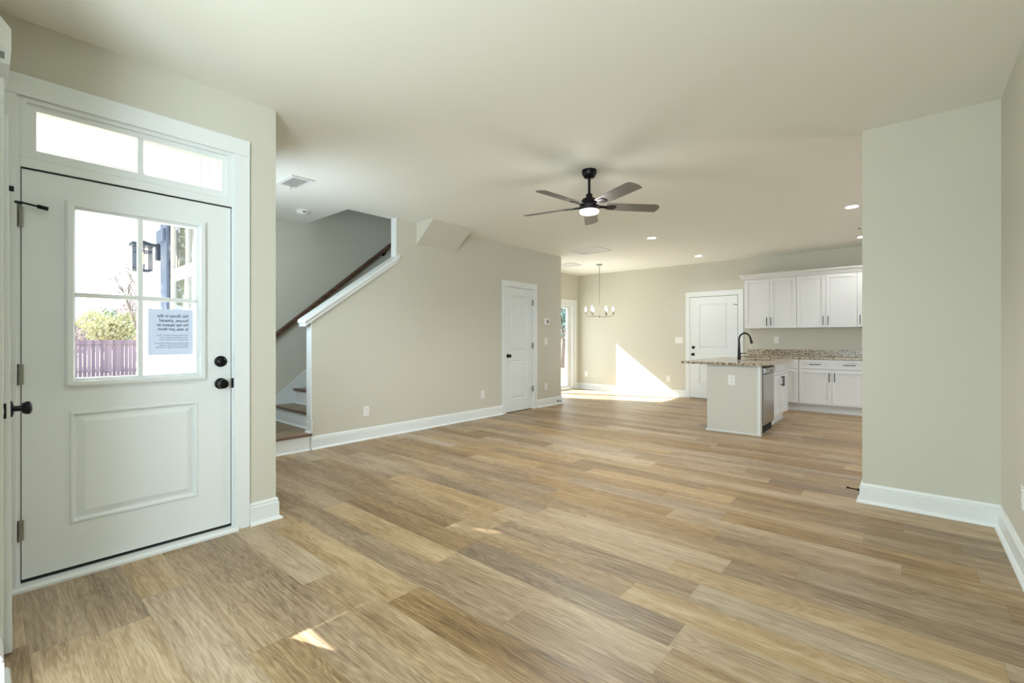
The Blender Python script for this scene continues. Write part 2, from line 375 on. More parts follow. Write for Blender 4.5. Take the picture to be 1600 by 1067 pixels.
# right wall and stub wall
mb = MB(); mb.box(XR, XR + .12, -3.6, -2.9, 0, CEIL); mb.box(XR, XR + .12, -.9, YS, 0, CEIL); mb.box(XR, XR + .12, -2.9, -.9, 0, .65); mb.box(XR, XR + .12, -2.9, -.9, 2.25, CEIL)
struct(mb.build('wall_right', 'wall'), 'plain wall at the right edge', 'wall')
struct(box('wall_stub', 'wall', -.255, 3.0, YS, YS + .12, 0, CEIL), 'beige wall end hiding the kitchen', 'wall')
# kitchen right wall with window
mb = MB(); mb.box(2.5, 2.65, YS, 5.8, 0, CEIL); mb.box(2.5, 2.65, 7.4, YF, 0, CEIL); mb.box(2.5, 2.65, 5.8, 7.4, 0, 1.0); mb.box(2.5, 2.65, 5.8, 7.4, 2.15, CEIL)
struct(mb.build('wall_kitchen', 'wall'), 'kitchen side wall', 'wall')
struct(box('wall_far', 'wall', -6.2, 2.65, YF, YF + .15, 0, CEIL), 'long beige far wall', 'wall')
# left exterior wall with sliding-door opening; taller along the stairwell
mb = MB(); mb.box(XB - .15, XB, 1.15, 7.0, 0, 5.3); mb.box(XB - .15, XB, 7.0, 7.42, 0, CEIL); mb.box(XB - .15, XB, 9.28, YF, 0, CEIL); mb.box(XB - .15, XB, 7.42, 9.28, 2.03, CEIL)
struct(mb.build('wall_left_exterior', 'wall'), 'beige wall behind stairs and sliding door', 'wall')
# partition beside the stairs: knee wall with sloped top, full height further on, closet doorway
KY0, KZ0, KY1, KZ1 = 2.36, 1.405, 3.45, 2.176
mb = MB(); T = -5.0
mb.prism([(KY0, 0), (KY1, 0), (KY1, KZ1), (KY0, KZ0)], 'x', T, XS)
mb.box(T, XS, KY1, 5.52, 0, CEIL); mb.box(T, XS, 6.25, 7.09, 0, CEIL); mb.box(T, XS, 5.52, 6.25, 2.05, CEIL)
mb.box(XB, T, 6.99, 7.09, 0, CEIL)
struct(mb.build('wall_partition', 'wall'), 'beige stair partition wall with sloped knee wall', 'wall')
mb = MB(); mb.box(T - .0, XS, KY1, 7.0, CEIL + .3, 5.3); mb.box(XB, T, 6.9, 7.0, CEIL, 5.3); mb.box(XB, XS, 2.74, 2.84, CEIL + .3, 5.3); mb.box(T, XS, 2.84, KY1, CEIL + .3, 5.3)
struct(mb.build('wall_upstairs', 'wall'), 'walls of the stairwell above the ceiling', 'wall')
struct(box('ceiling_stairwell', 'ceil', XB, XS, 2.74, 7.0, 5.3, 5.35), 'ceiling over the stairwell', 'ceiling')
# sloped bulkhead under the ceiling
mb = MB(); mb.prism([(XS, 2.44), (XS, CEIL), (XS + .33, CEIL), (XS + .33, CEIL - .018)], 'y', 3.76, 4.45)
struct(mb.build('wall_bulkhead', 'wall'), 'small sloped bulkhead where partition meets ceiling', 'bulkhead')

# baseboards
BP = [(0, 0), (-.034, 0), (-.034, .006), (-.029, .014), (-.019, .019), (-.016, .021), (-.016, .112), (-.010, .118), (-.013, .124), (-.011, .132), (-.005, .142), (0, .142)]
def baseboard(name, segs, label):
    mb = MB()
    for A, B, n, m0, m1 in segs:   # B lies to the viewer's right of A; m0, m1: +1 outer mitre, -1 inner mitre
        A, B = Vector((*A, 0)), Vector((*B, 0)); mb.m = frame(A, n); L_ = (B - A).length
        P0 = [mb.v((y * m0, y, z)) for y, z in BP]; P1 = [mb.v((L_ - y * m1, y, z)) for y, z in BP]
        mb.f(P0); mb.f(P1[::-1])
        for i in range(len(BP)): mb.f([P0[i], P1[i], P1[(i + 1) % len(BP)], P0[(i + 1) % len(BP)]])
    return struct(mb.build(name, 'trim', smooth=False), label, 'baseboard')
baseboard('baseboard_entry', [((XE, 1.135), (XE, 1.30), (1, 0, 0), 0, 1), ((XE, 1.30), (XE - 1.6, 1.30), (0, 1, 0), 1, 0), ((-2.31, .04), (-2.464, .04), (0, 1, 0), 1, 0), ((-2.31, -1.5), (-2.31, .04), (1, 0, 0), 0, 1)], 'white baseboard by the front door')
baseboard('baseboard_partition', [((XS, 2.346), (XS, 5.439), (1, 0, 0), 0, 0), ((XS, 6.346), (XS, 7.09), (1, 0, 0), 0, 1), ((XS, 7.09), (XB, 7.09), (0, 1, 0), 1, -1)], 'white baseboard along the partition wall')
MBp = MB(); MBp.m = frame((-5.0, KY0, .18), (0, -1, 0)); MBp.prism([(a, b_) for a, b_ in BP if True], 'x', 0, .116)
struct(MBp.build('baseboard_stair_end', 'trim', smooth=False), 'short white baseboard at the knee wall end', 'baseboard')
baseboard('baseboard_far', [((XB, YF), (-3.461, YF), (0, -1, 0), -1, 0), ((XB, 9.386), (XB, YF), (1, 0, 0), 0, -1), ((XB, 7.09), (XB, 7.319), (1, 0, 0), -1, 0)], 'white baseboard along the far wall')
baseboard('baseboard_stub', [((-.255, YS), (XR, YS), (0, -1, 0), 1, -1), ((-.255, YS + .12), (-.255, YS), (-1, 0, 0), 0, 1)], 'white baseboard on the wall end')
baseboard('baseboard_right', [((XR, YS), (XR, -3.5), (-1, 0, 0), -1, 0)], 'white baseboard on the right wall')

# ------------------------------------------------------------------ shared small builders
def knob(name, parent, mtx, material='black', rose=.032, ball=.028, reach=.062):
    k = MB(mtx); k.lathe([(0, .0), (rose, .0), (rose, -.006), (rose * .7, -.010), (.011, -.012), (.011, -.035), (ball * .75, -reach + .028), (ball, -reach + .016), (ball * .96, -reach + .006), (ball * .6, -reach), (0, -reach)], (0, 0, 0), 'y')
    return k.build(name, material, parent)
def casing(name, parent, mtx, x0, x1, ztop, wd=.09, th=.018, left=True, right=True, zbot=0, head_over=0):
    mb = MB(mtx)
    if left: mb.box(x0 - wd, x0, -th, 0, zbot, ztop)
    if right: mb.box(x1, x1 + wd, -th, 0, zbot, ztop)
    mb.box(x0 - wd - head_over, x1 + wd + head_over, -th - .002, 0, ztop, ztop + wd)
    return mb.build(name, 'trim', parent, bevel=.003)
PROF = [(.006, .004), (.012, .009), (.030, .009), (.042, .003), (.046, .003)]
def hinge(parent, mtx, x, z, material='hinge'):
    h = MB(mtx); h.tube([(x, -.008, z - .05), (x, -.008, z + .05)], .0075, 8); h.box(x - .016, x + .014, -.004, .002, z - .048, z + .048)
    return h.build('hinge', material, parent)

# ------------------------------------------------------------------ front door with transom
FD = frame((XE, 0, 0), (1, 0, 0))       # local x = world y
d1 = thing('door_1', (XE, .58, 0), 'white front door with a four-pane window and one raised panel', 'door', kind='structure')
mb = MB(FD @ Matrix.Translation((0, .008, 0)))
mb.panelled(.134, 1.031, .045, 2.018, .042, [(.30, .858, .262, .832)], [(.006, -.007), (.014, -.007), (.021, .009), (.028, .009), (.058, -.001)])
# cut the window out: rebuild slab around the opening instead
mb.bm.free(); mb = MB(FD @ Matrix.Translation((0, .008, 0)))
mb.panelled(.134, 1.031, .045, .93, .042, [(.30, .858, .262, .832)], [(.006, -.007), (.014, -.007), (.021, .009), (.028, .009), (.058, -.001)])
mb.panelled(.134, 1.031, .93, 2.018, .042, [(.322, .848, .999, 1.861)], [], open_=True)
mb.build('door_slab', 'trim', d1)
lf = MB(FD)
lf.panelled(.285, .892, .960, 1.900, .020, [(.308, .862, .982, 1.878)], [], open_=True)
for v in lf.bm.verts: v.co.x += .012
lf.prism([(.292, -.018), (.312, -.018), (.318, -.008), (.286, -.008)], 'z', .967, 1.893); lf.prism([(.866, -.018), (.885, -.018), (.890, -.008), (.86, -.008)], 'z', .967, 1.893)
lf.box(.292, .885, -.017, -.008, .967, .985); lf.box(.292, .885, -.017, -.008, 1.875, 1.893)
lf.build('window_frame', 'trim', d1)
mu = MB(FD); mu.box(.571, .594, -.002, .034, .999, 1.861); mu.box(.322, .848, -.0025, .0335, 1.414, 1.437)
mu.build('muntin', 'trim', d1, bevel=.004)
MB(FD).box(.31, .86, .021, .025, .99, 1.87).build('glass_pane', 'glass', d1)
db = knob('deadbolt', d1, FD @ Matrix.Translation((.975, .008, 1.062)), rose=.034, ball=.024, reach=.03)
knob('door_knob', d1, FD @ Matrix.Translation((.976, .008, .925)), rose=.034, ball=.029, reach=.060)
for z in (1.785, 1.03, .285): hinge(d1, FD, .127, z)
hp = MB(FD); hp.box(.110, .136, -.02, -.006, 1.842, 1.854); hp.tube([(.13, -.016, 1.85), (.20, -.028, 1.838)], .0045, 8); hp.tube([(.185, -.026, 1.841), (.222, -.031, 1.834)], .010, 8)
hp.build('hinge_pin_stop', 'black', d1)
# frame: jambs, sill, transom
jm = MB(FD); jm.box(.106, .130, -.001, .15, 0, 2.385); jm.box(1.036, 1.054, -.001, .15, 0, 2.385); jm.box(.1305, 1.0355, -.001, .15, 2.026, 2.0715); jm.box(.1305, 1.0355, -.001, .15, 2.3625, 2.385)
jm.box(.1305, .145, .052, .149, 0, 2.0255); jm.box(1.022, 1.0355, .052, .149, 0, 2.0255)
jm.build('door_jamb', 'trim', d1)
ws = MB(FD); ws.box(.131, 1.035, .004, .048, 2.0185, 2.0255); ws.box(.1303, .1337, .012, .048, .05, 2.018); ws.build('gap_shade_strip', 'dark', d1)  # dark strips stand in for shade in the top and hinge-side gaps
MB(FD).prism([(.15, 0), (-.045, 0), (-.045, .012), (-.035, .024), (.03, .028), (.15, .030)], 'x', .10, 1.06).build('threshold', 'trim', d1)
MB(FD).box(.131, 1.035, .012, .04, .029, .044).build('bottom_gap_shade', 'dark', d1)  # dark strip stands in for the shaded gap between door and threshold
sp = MB(FD); sp.box(1.034, 1.043, -.006, .004, .895, .955); sp.build('strike_plate', 'black', d1)
cs = MB(FD); cs.box(.042, .118, -.018, 0, 0, 2.362); cs.box(1.044, 1.134, -.018, 0, 0, 2.362); cs.box(.042, 1.134, -.020, 0, 2.362, 2.462)
struct(cs.build('trim_1', 'trim', bevel=.003), 'white casing around front door and transom', 'door casing')
w1 = thing('window_1', (XE, .58, 2.07), 'two-pane transom window above the front door', 'window', kind='structure')
tr = MB(FD @ Matrix.Translation((0, .018, 0)))
tr.panelled(.131, 1.036, 2.072, 2.362, .05, [(.184, .988, 2.118, 2.312)], [], open_=True); tr.build('window_frame', 'trim', w1)
st = MB(FD); st.panelled(.1305, 1.0355, 2.0725, 2.3615, .018, [(.152, 1.014, 2.090, 2.342)], [], open_=True); st.build('window_stop', 'trim', w1)
MB(FD).box(.576, .600, .026, .062, 2.118, 2.312).build('muntin', 'trim', w1)
MB(FD).box(.18, .992, .044, .048, 2.11, 2.32).build('glass_pane', 'glass', w1)

# notice taped to the outside of the door glass, its print showing through reversed
ns = thing('paper_notice', (XE - .028, .73, 1.105), 'white paper notice taped to the lower right pane of the front door, its writing reversed', 'notice')
MB().box(XE - .0275, XE - .0270, .621, .836, 1.108, 1.372).build('sheet', 'paper', ns)
def text_mesh(s, size, bold=0.0):
    c = bpy.data.curves.new('t', 'FONT'); c.body = s; c.size = size; c.offset = bold; c.resolution_u = 2
    o = bpy.data.objects.new('t', c); COL.objects.link(o); bpy.context.view_layer.update()
    me = bpy.data.meshes.new_from_object(o.evaluated_get(bpy.context.evaluated_depsgraph_get()))
    bpy.data.objects.remove(o); bpy.data.curves.remove(c); return me
lines = [('No Shoes in the', .0245, 1.325, .0006), ('house, please!', .0245, 1.299, .0006), ('No hay zapatos en', .0235, 1.274, .0006), ('la casa, por favor.', .0235, 1.250, .0006),
         ('This house has been cleaned.  There', .0105, 1.219, .0001), ('will be a $50 backcharge to any', .0105, 1.206, .0001), ('subcontractor that makes a mess.', .0105, 1.193, .0001),
         ('Esta casa ha sido limpiada. Habra una', .0105, 1.173, .0001), ('devolucion de $ 50 para cualquier', .0105, 1.161, .0001), ('subcontratista que haga un desorden.', .0105, 1.149, .0001)]
widths = [.148, .140, .150, .150, .152, .134, .142, .162, .142, .158]
tb = bmesh.new()
for (s_, size, z, bo), wd in zip(lines, widths):
    me = text_mesh(s_, size, bo); mxx = max(v.co.x for v in me.vertices); k = wd / mxx
    vs_ = [tb.verts.new((XE - .0262, .812 - v.co.x * k, z + v.co.y)) for v in me.vertices]
    for p in me.polygons:
        try: tb.faces.new([vs_[i] for i in p.vertices])
        except ValueError: pass
    bpy.data.meshes.remove(me)
tx = MB(); tx.bm.free(); tx.bm = tb
tx.build('printed_text', 'ink', ns)

# ------------------------------------------------------------------ ajar closet door at the left edge
d2 = thing('door_2', (-3.165, .05, .012), 'white closet door seen edge-on at the left edge, with a black knob', 'door', kind='structure')
mb = MB(); mb.box(-3.160, -2.576, .046, .0835, .012, 2.042); mb.box(-3.05, -2.69, .0835, .086, 1.06, 1.93); mb.box(-3.05, -2.69, .0835, .086, .23, .86)
mb.build('door_slab', 'trim', d2, bevel=.002)
lp = MB(); lp.box(-2.578, -2.5745, .055, .073, .90, .957); lp.build('latch_plate', 'black', d2)
MB().box(-2.5750, -2.5735, .059, .067, .918, .938).build('latch_bolt', 'nickel', d2)
knob('door_knob', d2, frame((-2.635, .0835, .928), (0, 1, 0)), rose=.032, ball=.026, reach=.060)
for z in (1.785, 1.03, .285): MB().tube([(-3.162, .092, z - .05), (-3.162, .092, z + .05)], .007, 8).build('hinge', 'hinge', d2)
MB().tube([(-3.02, .088, 1.868), (-3.02, .112, 1.868)], .012, 10).build('hinge_pin_stop', 'black', d2)
d2.rotation_euler = (R(.3), 0, 0)
cs = MB(); cs.box(-2.56, -2.465, .04, .058, 0, 2.05); cs.box(-3.165, -2.465, .04, .06, 2.05, 2.14)
struct(cs.build('trim_2', 'trim', bevel=.003), 'white casing of the closet door at the left edge', 'door casing')
# box-shaped chime high on that wall
ch = thing('wall_fixture', (-2.7, .04, 2.25), 'white box-shaped fixture high on the wall above the closet door, cut by the left edge', 'fixture')
MB().prism([(.04, 2.425), (.052, 2.425), (.0815, 2.386), (.0815, 2.30), (.04, 2.313)], 'x', -2.85, -2.6).build('cover', 'plastic', ch, bevel=.002)
MB().prism([(.04, 2.313), (.0815, 2.30), (.077, 2.245), (.04, 2.243)], 'x', -2.855, -2.595).build('base', 'trim', ch)
MB().box(-2.596, -2.594, .048, .064, 2.262, 2.288).build('sensor_window', 'screen', ch)

# ------------------------------------------------------------------ closet door in the partition
CF = frame((XS, 0, 0), (1, 0, 0))
d4 = thing('door_3', (XS, 5.88, 0), 'narrow white two-panel closet door in the partition wall', 'door', kind='structure')
mb = MB(CF @ Matrix.Translation((0, .014, 0)))
mb.panelled(5.532, 6.235, .012, 2.042, .035, [(5.655, 6.085, .21, .85), (5.655, 6.085, 1.015, 1.93)], [(.005, .015), (.020, .015), (.036, .002)])
mb.build('door_slab', 'trim', d4)
jm = MB(CF); jm.box(5.521, 5.530, 0, .1, 0, 2.05); jm.box(6.238, 6.249, 0, .1, 0, 2.05); jm.box(5.521, 6.249, 0, .1, 2.044, 2.0495); jm.build('door_jamb', 'trim', d4)
MB(CF).box(5.53, 6.238, .055, .099, .0, .02).build('floor_gap', 'dark', d4)
knob('door_knob', d4, CF @ Matrix.Translation((5.60, .014, .925)), rose=.032, ball=.028)
for z in (1.82, 1.085, .35): hinge(d4, CF, 6.237, z, 'hinge')
cs = MB(CF); cs.box(5.44, 5.521, -.018, 0, 0, 2.05); cs.box(6.249, 6.345, -.018, 0, 0, 2.05); cs.box(5.44, 6.345, -.020, 0, 2.05, 2.145)
struct(cs.build('trim_3', 'trim', bevel=.003), 'white casing around the partition closet door', 'door casing')

# ------------------------------------------------------------------ door in the far wall (left of the kitchen)
GF = frame((0, YF, 0), (0, -1, 0))
d5 = thing('door_4', (-2.92, YF, 0), 'white two-panel door in the far wall beside the kitchen', 'door', kind='structure')
mb = MB(GF @ Matrix.Translation((0, -.014, 0)))
mb.panelled(-3.372, -2.474, .012, 2.042, .012, [(-3.186, -2.652, .30, .81), (-3.186, -2.652, 1.015, 1.90)], [(.004, .010), (.022, .010), (.034, .002)])
mb.build('door_slab', 'trim', d5)
knob('deadbolt', d5, GF @ Matrix.Translation((-3.305, -.014, 1.03)), rose=.032, ball=.022, reach=.028)
knob('door_knob', d5, GF @ Matrix.Translation((-3.308, -.014, .888)), rose=.032, ball=.028)
for z in (1.8, 1.05, .3): hinge(d5, GF, -2.467, z, 'hinge')
hp = MB(GF); hp.tube([(-2.47, -.02, 1.86), (-2.545, -.032, 1.865)], .005, 8); hp.build('hinge_pin_stop', 'black', d5)
MB(GF).box(-3.376, -2.468, -.0015, -.0003, .0, 2.05).build('door_reveal', 'dark', d5)
cs = MB(GF); cs.box(-3.46, -3.376, -.018, 0, 0, 2.05); cs.box(-2.466, -2.372, -.018, 0, 0, 2.05); cs.box(-3.46, -2.372, -.020, 0, 2.05, 2.15)
struct(cs.build('trim_4', 'trim', bevel=.003), 'white casing around the far wall door', 'door casing')

# ------------------------------------------------------------------ sliding patio door
SF = frame((XB, 0, 0), (1, 0, 0))
sl = thing('door_5', (XB, 8.35, 0), 'white sliding glass patio door, only its right end seen past the partition', 'door', kind='structure')
fr_ = MB(SF); fr_.panelled(7.42, 9.28, .0, 2.03, .14, [(7.47, 9.23, .05, 1.98)], [], open_=True); fr_.build('door_frame', 'trim', sl)
for a, b_, y in ((7.47, 8.37, .03), (8.33, 9.23, .075)):
    p = MB(SF @ Matrix.Translation((0, y, 0))); p.panelled(a, b_, .05, 1.98, .035, [(a + .075, b_ - .12, .10, 1.925)], [], open_=True)
    ob = p.build('sliding_panel', 'trim', sl)
    MB(SF).box(a + .07, b_ - .11, y + .015, y + .02, .09, 1.93).build('glass_pane', 'glass', ob)
cs = MB(SF); cs.box(7.32, 7.42, -.018, 0, 0, 2.03); cs.box(9.28, 9.385, -.018, 0, 0, 2.03); cs.box(7.32, 9.385, -.02, 0, 2.03, 2.125)
struct(cs.build('trim_5', 'trim', bevel=.003), 'white casing around the sliding door', 'door casing')
# kitchen side window (out of view)
kw = MB(frame((2.5, 0, 0), (-1, 0, 0)))
kw = MB(); kw.box(2.52, 2.56, 5.8, 7.4, 1.0, 1.05); kw.box(2.52, 2.56, 5.8, 7.4, 2.1, 2.15); kw.box(2.52, 2.56, 5.8, 5.85, 1, 2.15); kw.box(2.52, 2.56, 7.35, 7.4, 1, 2.15); kw.box(2.52, 2.56, 6.57, 6.63, 1, 2.15)
struct(kw.build('window_3', 'trim'), 'white kitchen side window frame', 'window')

# ------------------------------------------------------------------ staircase
stc = thing('staircase', (-5.45, 1.85, 0), 'wooden stair treads and white risers rising behind the knee wall', 'staircase')
RH, RUN, Y2 = .19, .252, 2.415
mb = MB(); mb.box(XB + .014, XS + .008, 1.30, 2.346, .155, .180); mb.box(XB + .014, T, 2.346, 2.455, .155, .180); mb.build('landing_tread', 'tread', stc)
MB().tube([(XS + .014, 1.30, .168), (XS + .014, 2.352, .168)], .013, 10).build('nosing', 'nosing', stc)
box('landing_riser', 'trim', XS - .03, XS, 1.30, 2.345, 0, .156, stc)
MB().prism([(XS, 0), (XS + .018, 0), (XS + .016, .008), (XS + .01, .015), (XS, .018)], 'y', 1.30, 2.33).build('shoe_moulding', 'trim', stc)
for i in range(13):
    y = Y2 + RUN * i; z0 = .18 + RH * i; z1 = z0 + RH
    box('riser', 'trim', XB + .013, T, y + .022, y + .04, z0, z1 - .024, stc)
    box('tread', 'tread', XB + .013, T, y, y + RUN + .03, z1 - .024, z1, stc)
    if i < 4:
        MB().tube([(XB + .013, y, z1 - .012), (T, y, z1 - .012)], .0125, 8).build('nosing', 'nosing', stc)
        MB().prism([(y + .022, z0), (y + .022, z0 + .018), (y + .008, z0 + .006), (y + .004, z0)], 'x', XB + .013, T).build('shoe_moulding', 'trim', stc)
sk = MB(); s0, s1 = 2.0, 5.8
def skz(y): return .46 + (y - 2.42) * .80
sk.prism([(1.316, .18), (1.316, .322), (2.25, .322), (5.8, skz(5.8)), (5.8, skz(5.8) - .42), (2.42, .19), (2.30, .18)], 'x', XB, XB + .014)
sk.prism([(1.316, .31), (1.316, .322), (2.25, .324), (5.8, skz(5.8) + .002), (5.8, skz(5.8) - .014), (2.26, .31)], 'x', XB, XB + .019)
sk.build('skirt_board', 'trim', stc)
# knee wall cap and end post boards
cap = MB(); dy, dz = KY1 - KY0, KZ1 - KZ0; sl_ = dz / dy
def capz(y): return KZ0 + (y - KY0) * sl_
ya, yb = KY0 - .095, KY1 + .03
cap.prism([(ya, capz(ya) + .035), (yb, capz(yb) + .035), (yb, capz(yb) + .072), (ya, capz(ya) + .072)], 'x', T - .035, XS + .040)
cap.prism([(ya + .012, capz(ya + .012) - .012), (yb - .01, capz(yb) - .02), (yb - .005, capz(yb) + .036), (ya + .008, capz(ya) + .036)], 'x', T - .022, XS + .024)
struct(cap.build('trim_6', 'trim', bevel=.004), 'white sloped cap on the knee wall beside the stairs', 'wall cap')
eb = MB(); eb.box(T - .002, XS + .002, KY0 - .012, KY0, .32, capz(KY0) + .01)
struct(eb.build('trim_7', 'trim', bevel=.002), 'white end board of the knee wall', 'trim board')
eb = MB(); eb.box(T - .002, XS + .002, KY1 - .012, KY1, capz(KY1) + .07, CEIL)
struct(eb.build('trim_8', 'trim'), 'pale end board of the partition above the cap', 'trim board')
# handrail on the back wall
hr = thing('handrail', (XB + .07, 2.4, 1.2), 'dark brown wooden handrail on the stair back wall', 'handrail')
def hz(y): return 1.245 + (y - 2.415) * .822
y0, y1 = 2.05, 6.2
x_ = XB + .07; r_ = MB()
n0 = []
prof = [(-.024, -.034), (-.032, -.002), (-.030, .020), (-.014, .034), (.014, .034), (.030, .020), (.032, -.002), (.024, -.034)]
A = [r_.v((x_ + a, y0, hz(y0) + b_)) for a, b_ in prof]; B = [r_.v((x_ + a, y1, hz(y1) + b_)) for a, b_ in prof]
r_.f(A); r_.f(B[::-1])
for i in range(8): r_.f([A[i], B[i], B[(i + 1) % 8], A[(i + 1) % 8]])
r_.sm = True; r_.build('rail', 'rail', hr)
for y in (2.40, 4.02, 5.6):
    b_ = MB(); b_.lathe([(0, 0), (.026, 0), (.026, .006), (.010, .010), (.008, .05)], (XB, y, hz(y) - .075), 'x', 14)
    b_.tube([(XB + .04, y, hz(y) - .075), (XB + .065, y, hz(y) - .065), (x_, y, hz(y) - .015)], .008, 8)
    b_.build('bracket', 'black', hr)

# ------------------------------------------------------------------ ceiling fan
FX, FY = -2.192, 3.618
fan = thing('ceiling_fan', (FX, FY, 2.32), 'five-blade ceiling fan with black body and a lit round lamp', 'ceiling fan')
MB().lathe([(0, CEIL), (.066, CEIL), (.068, 2.715), (.062, 2.69), (.045, 2.662), (.03, 2.655), (0, 2.655)], (FX, FY, 0)).build('canopy', 'black', fan)
MB().lathe([(.012, 2.66), (.012, 2.50)], (FX, FY, 0), seg=14).build('downrod', 'black', fan)
MB().lathe([(0, 2.515), (.026, 2.515), (.030, 2.508), (.030, 2.475), (.062, 2.468), (.070, 2.458), (.070, 2.432), (.056, 2.424), (0, 2.424)], (FX, FY, 0)).build('motor_housing', 'black', fan)
lk = MB().lathe([(0, 2.425), (.074, 2.425), (.086, 2.418), (.090, 2.402), (.090, 2.364), (.0, 2.364)], (FX, FY, 0)).build('light_kit', 'bronze', fan)
MB().lathe([(.0, 2.3635), (.086, 2.3635), (.085, 2.350), (.076, 2.340), (.045, 2.334), (0, 2.333)], (FX, FY, 0)).build('lamp_lens', 'fanlens', lk, label='glowing white round lamp lens')
for k in range(5):
    ang = R(-25 + 72 * k)
    TM = Matrix.Translation((FX, FY, 2.405)) @ Matrix.Rotation(ang, 4, 'Z') @ Matrix.Rotation(R(-12), 4, 'X')
    b_ = MB(TM); pts = []
    outline = [(.150, -.052), (.20, -.060), (.45, -.066), (.60, -.068), (.632, -.060), (.650, -.030), (.656, .0), (.652, .035), (.640, .068), (.60, .068), (.45, .066), (.20, .060), (.150, .052)]
    b_.prism(outline, 'z', -.003, .003); bl = b_.build('blade', 'fanblade', fan, bevel=.0015)
    a_ = MB(TM); a_.prism([(.055, -.016), (.11, -.010), (.15, -.016), (.175, -.034), (.225, -.036), (.245, -.022), (.245, .022), (.225, .036), (.175, .034), (.15, .016), (.11, .010), (.055, .016)], 'z', -.009, -.0035)
    a_.prism([(.055, -.012), (.17, -.008), (.17, .008), (.055, .012)], 'z', -.013, .004)
    a_.build('blade_bracket', 'black', bl)
fl = bpy.data.lights.new('fan_light', 'POINT'); fl.energy = 2.5; fl.shadow_soft_size = .08; fl.color = (1, .97, .93)
flo = bpy.data.objects.new('fan_light', fl); COL.objects.link(flo); flo.location = (FX, FY, 2.24)

fs = bpy.data.lights.new('fan_lamp', 'SPOT'); fs.energy = 68; fs.spot_size = R(168); fs.spot_blend = .6; fs.shadow_soft_size = .08; fs.color = (1, .98, .95)
fso = bpy.data.objects.new('fan_lamp', fs); COL.objects.link(fso); fso.location = (FX, FY, 2.30)

# ------------------------------------------------------------------ recessed lights
RL = [(-.49, 6.575, 'recessed ceiling light nearest the beige wall end'), (-2.93, 6.63, 'recessed ceiling light between the fan and the kitchen'),
      (-2.91, 8.62, 'recessed ceiling light nearest the far wall door'), (-.515, 8.61, 'recessed ceiling light half hidden by the wall end above the cabinets')]
for x, y, lab in RL:
    t_ = thing('recessed_light', (x, y, CEIL - .008), lab, 'ceiling light', 'recessed lights in the ceiling')
    MB().lathe([(.060, CEIL - .001), (.084, CEIL - .001), (.084, CEIL - .006), (.062, CEIL - .009), (.060, CEIL - .001)], (x, y, 0)).build('trim_ring', 'plastic', t_)
    MB().lathe([(0, CEIL - .003), (.062, CEIL - .003), (.062, CEIL - .006), (0, CEIL - .008)], (x, y, 0)).build('lens', 'lens', t_)
for x, y in [(a[0], a[1]) for a in RL] + [(1.2, 6.6), (1.2, 8.6)]:
    l = bpy.data.lights.new('recessed_lamp', 'SPOT'); l.energy = 17; l.spot_size = R(150); l.spot_blend = .7; l.shadow_soft_size = .06; l.color = (1, .985, .96)
    o = bpy.data.objects.new('recessed_lamp', l); COL.objects.link(o); o.location = (x, y, CEIL - .02)

# ------------------------------------------------------------------ vents, detector, ceiling fitting
def vent(cx, cy, wx, wy, label, slats, along='x', lever=False, dark='grille', group=None, cover=.42):
    t_ = thing('ceiling_vent', (cx, cy, CEIL - .012), label, 'vent', group)
    f_ = MB(Matrix.Translation((cx, cy, 0)))
    b = .035; z0, z1 = CEIL - .012, CEIL
    f_.box(-wx / 2, wx / 2, -wy / 2, -wy / 2 + b, z0, z1); f_.box(-wx / 2, wx / 2, wy / 2 - b, wy / 2, z0, z1)
    f_.box(-wx / 2, -wx / 2 + b, -wy / 2 + b, wy / 2 - b, z0, z1); f_.box(wx / 2 - b, wx / 2, -wy / 2 + b, wy / 2 - b, z0, z1)
    f_.build('vent_frame', 'plastic', t_, bevel=.002)
    box('backing', dark, cx - wx / 2 + b, cx + wx / 2 - b, cy - wy / 2 + b, cy + wy / 2 - b, CEIL - .002, CEIL - .0005, t_)
    s_ = MB(Matrix.Translation((cx, cy, 0))); ix, iy = wx / 2 - b, wy / 2 - b
    for k in range(slats):
        q = (k + .5) / slats
        if along == 'x':
            y = -iy + 2 * iy * q; d = 2 * iy / slats * cover; s_.box(-ix, ix, y - d, y + d, CEIL - .0042, CEIL - .0022)
        else:
            x = -ix + 2 * ix * q; d = 2 * ix / slats * cover; s_.prism([(x - d, CEIL - .012), (x + d, CEIL - .003), (x + d + .0015, CEIL - .002), (x - d + .0015, CEIL - .011)], 'y', -iy, iy)
    s_.build('slats', 'plastic', t_)
    if lever: MB().tube([(cx - .13, cy + .02, CEIL - .01), (cx - .13, cy + .02, CEIL - .04)], .003, 6).build('lever', 'hinge', t_)
    return t_
vent(-4.52, 2.01, .36, .225, 'small ceiling vent with a lever near the front door wall', 8, 'x', True, cover=.14)
vent(-4.185, 6.905, .60, .48, 'large return air grille in the ceiling before the dining nook', 5, 'x', cover=.34)
vent(-5.30, 7.95, .42, .40, 'small square ceiling vent beside the chandelier', 8, 'x', cover=.44)
sm = thing('smoke_detector', (-5.47, 2.52, 2.68), 'round white smoke detector on the ceiling beside the stairwell opening', 'smoke detector')
MB().lathe([(0, CEIL), (.072, CEIL), (.072, CEIL - .012), (.066, CEIL - .014)], (-5.47, 2.52, 0)).build('base', 'plastic', sm)
MB().lathe([(0, CEIL - .013), (.066, CEIL - .013), (.064, CEIL - .032), (.050, CEIL - .045), (.02, CEIL - .048), (0, CEIL - .048)], (-5.47, 2.52, 0)).build('cover', 'plastic', sm)
MB().box(-5.40, -5.397, 2.49, 2.53, CEIL - .032, CEIL - .022).build('vent_slot', 'slot', sm)
cfx = thing('ceiling_fitting', (-.50, 7.86, CEIL - .02), 'tiny white ceiling fitting with a dark tip at the wall end', 'ceiling fitting')
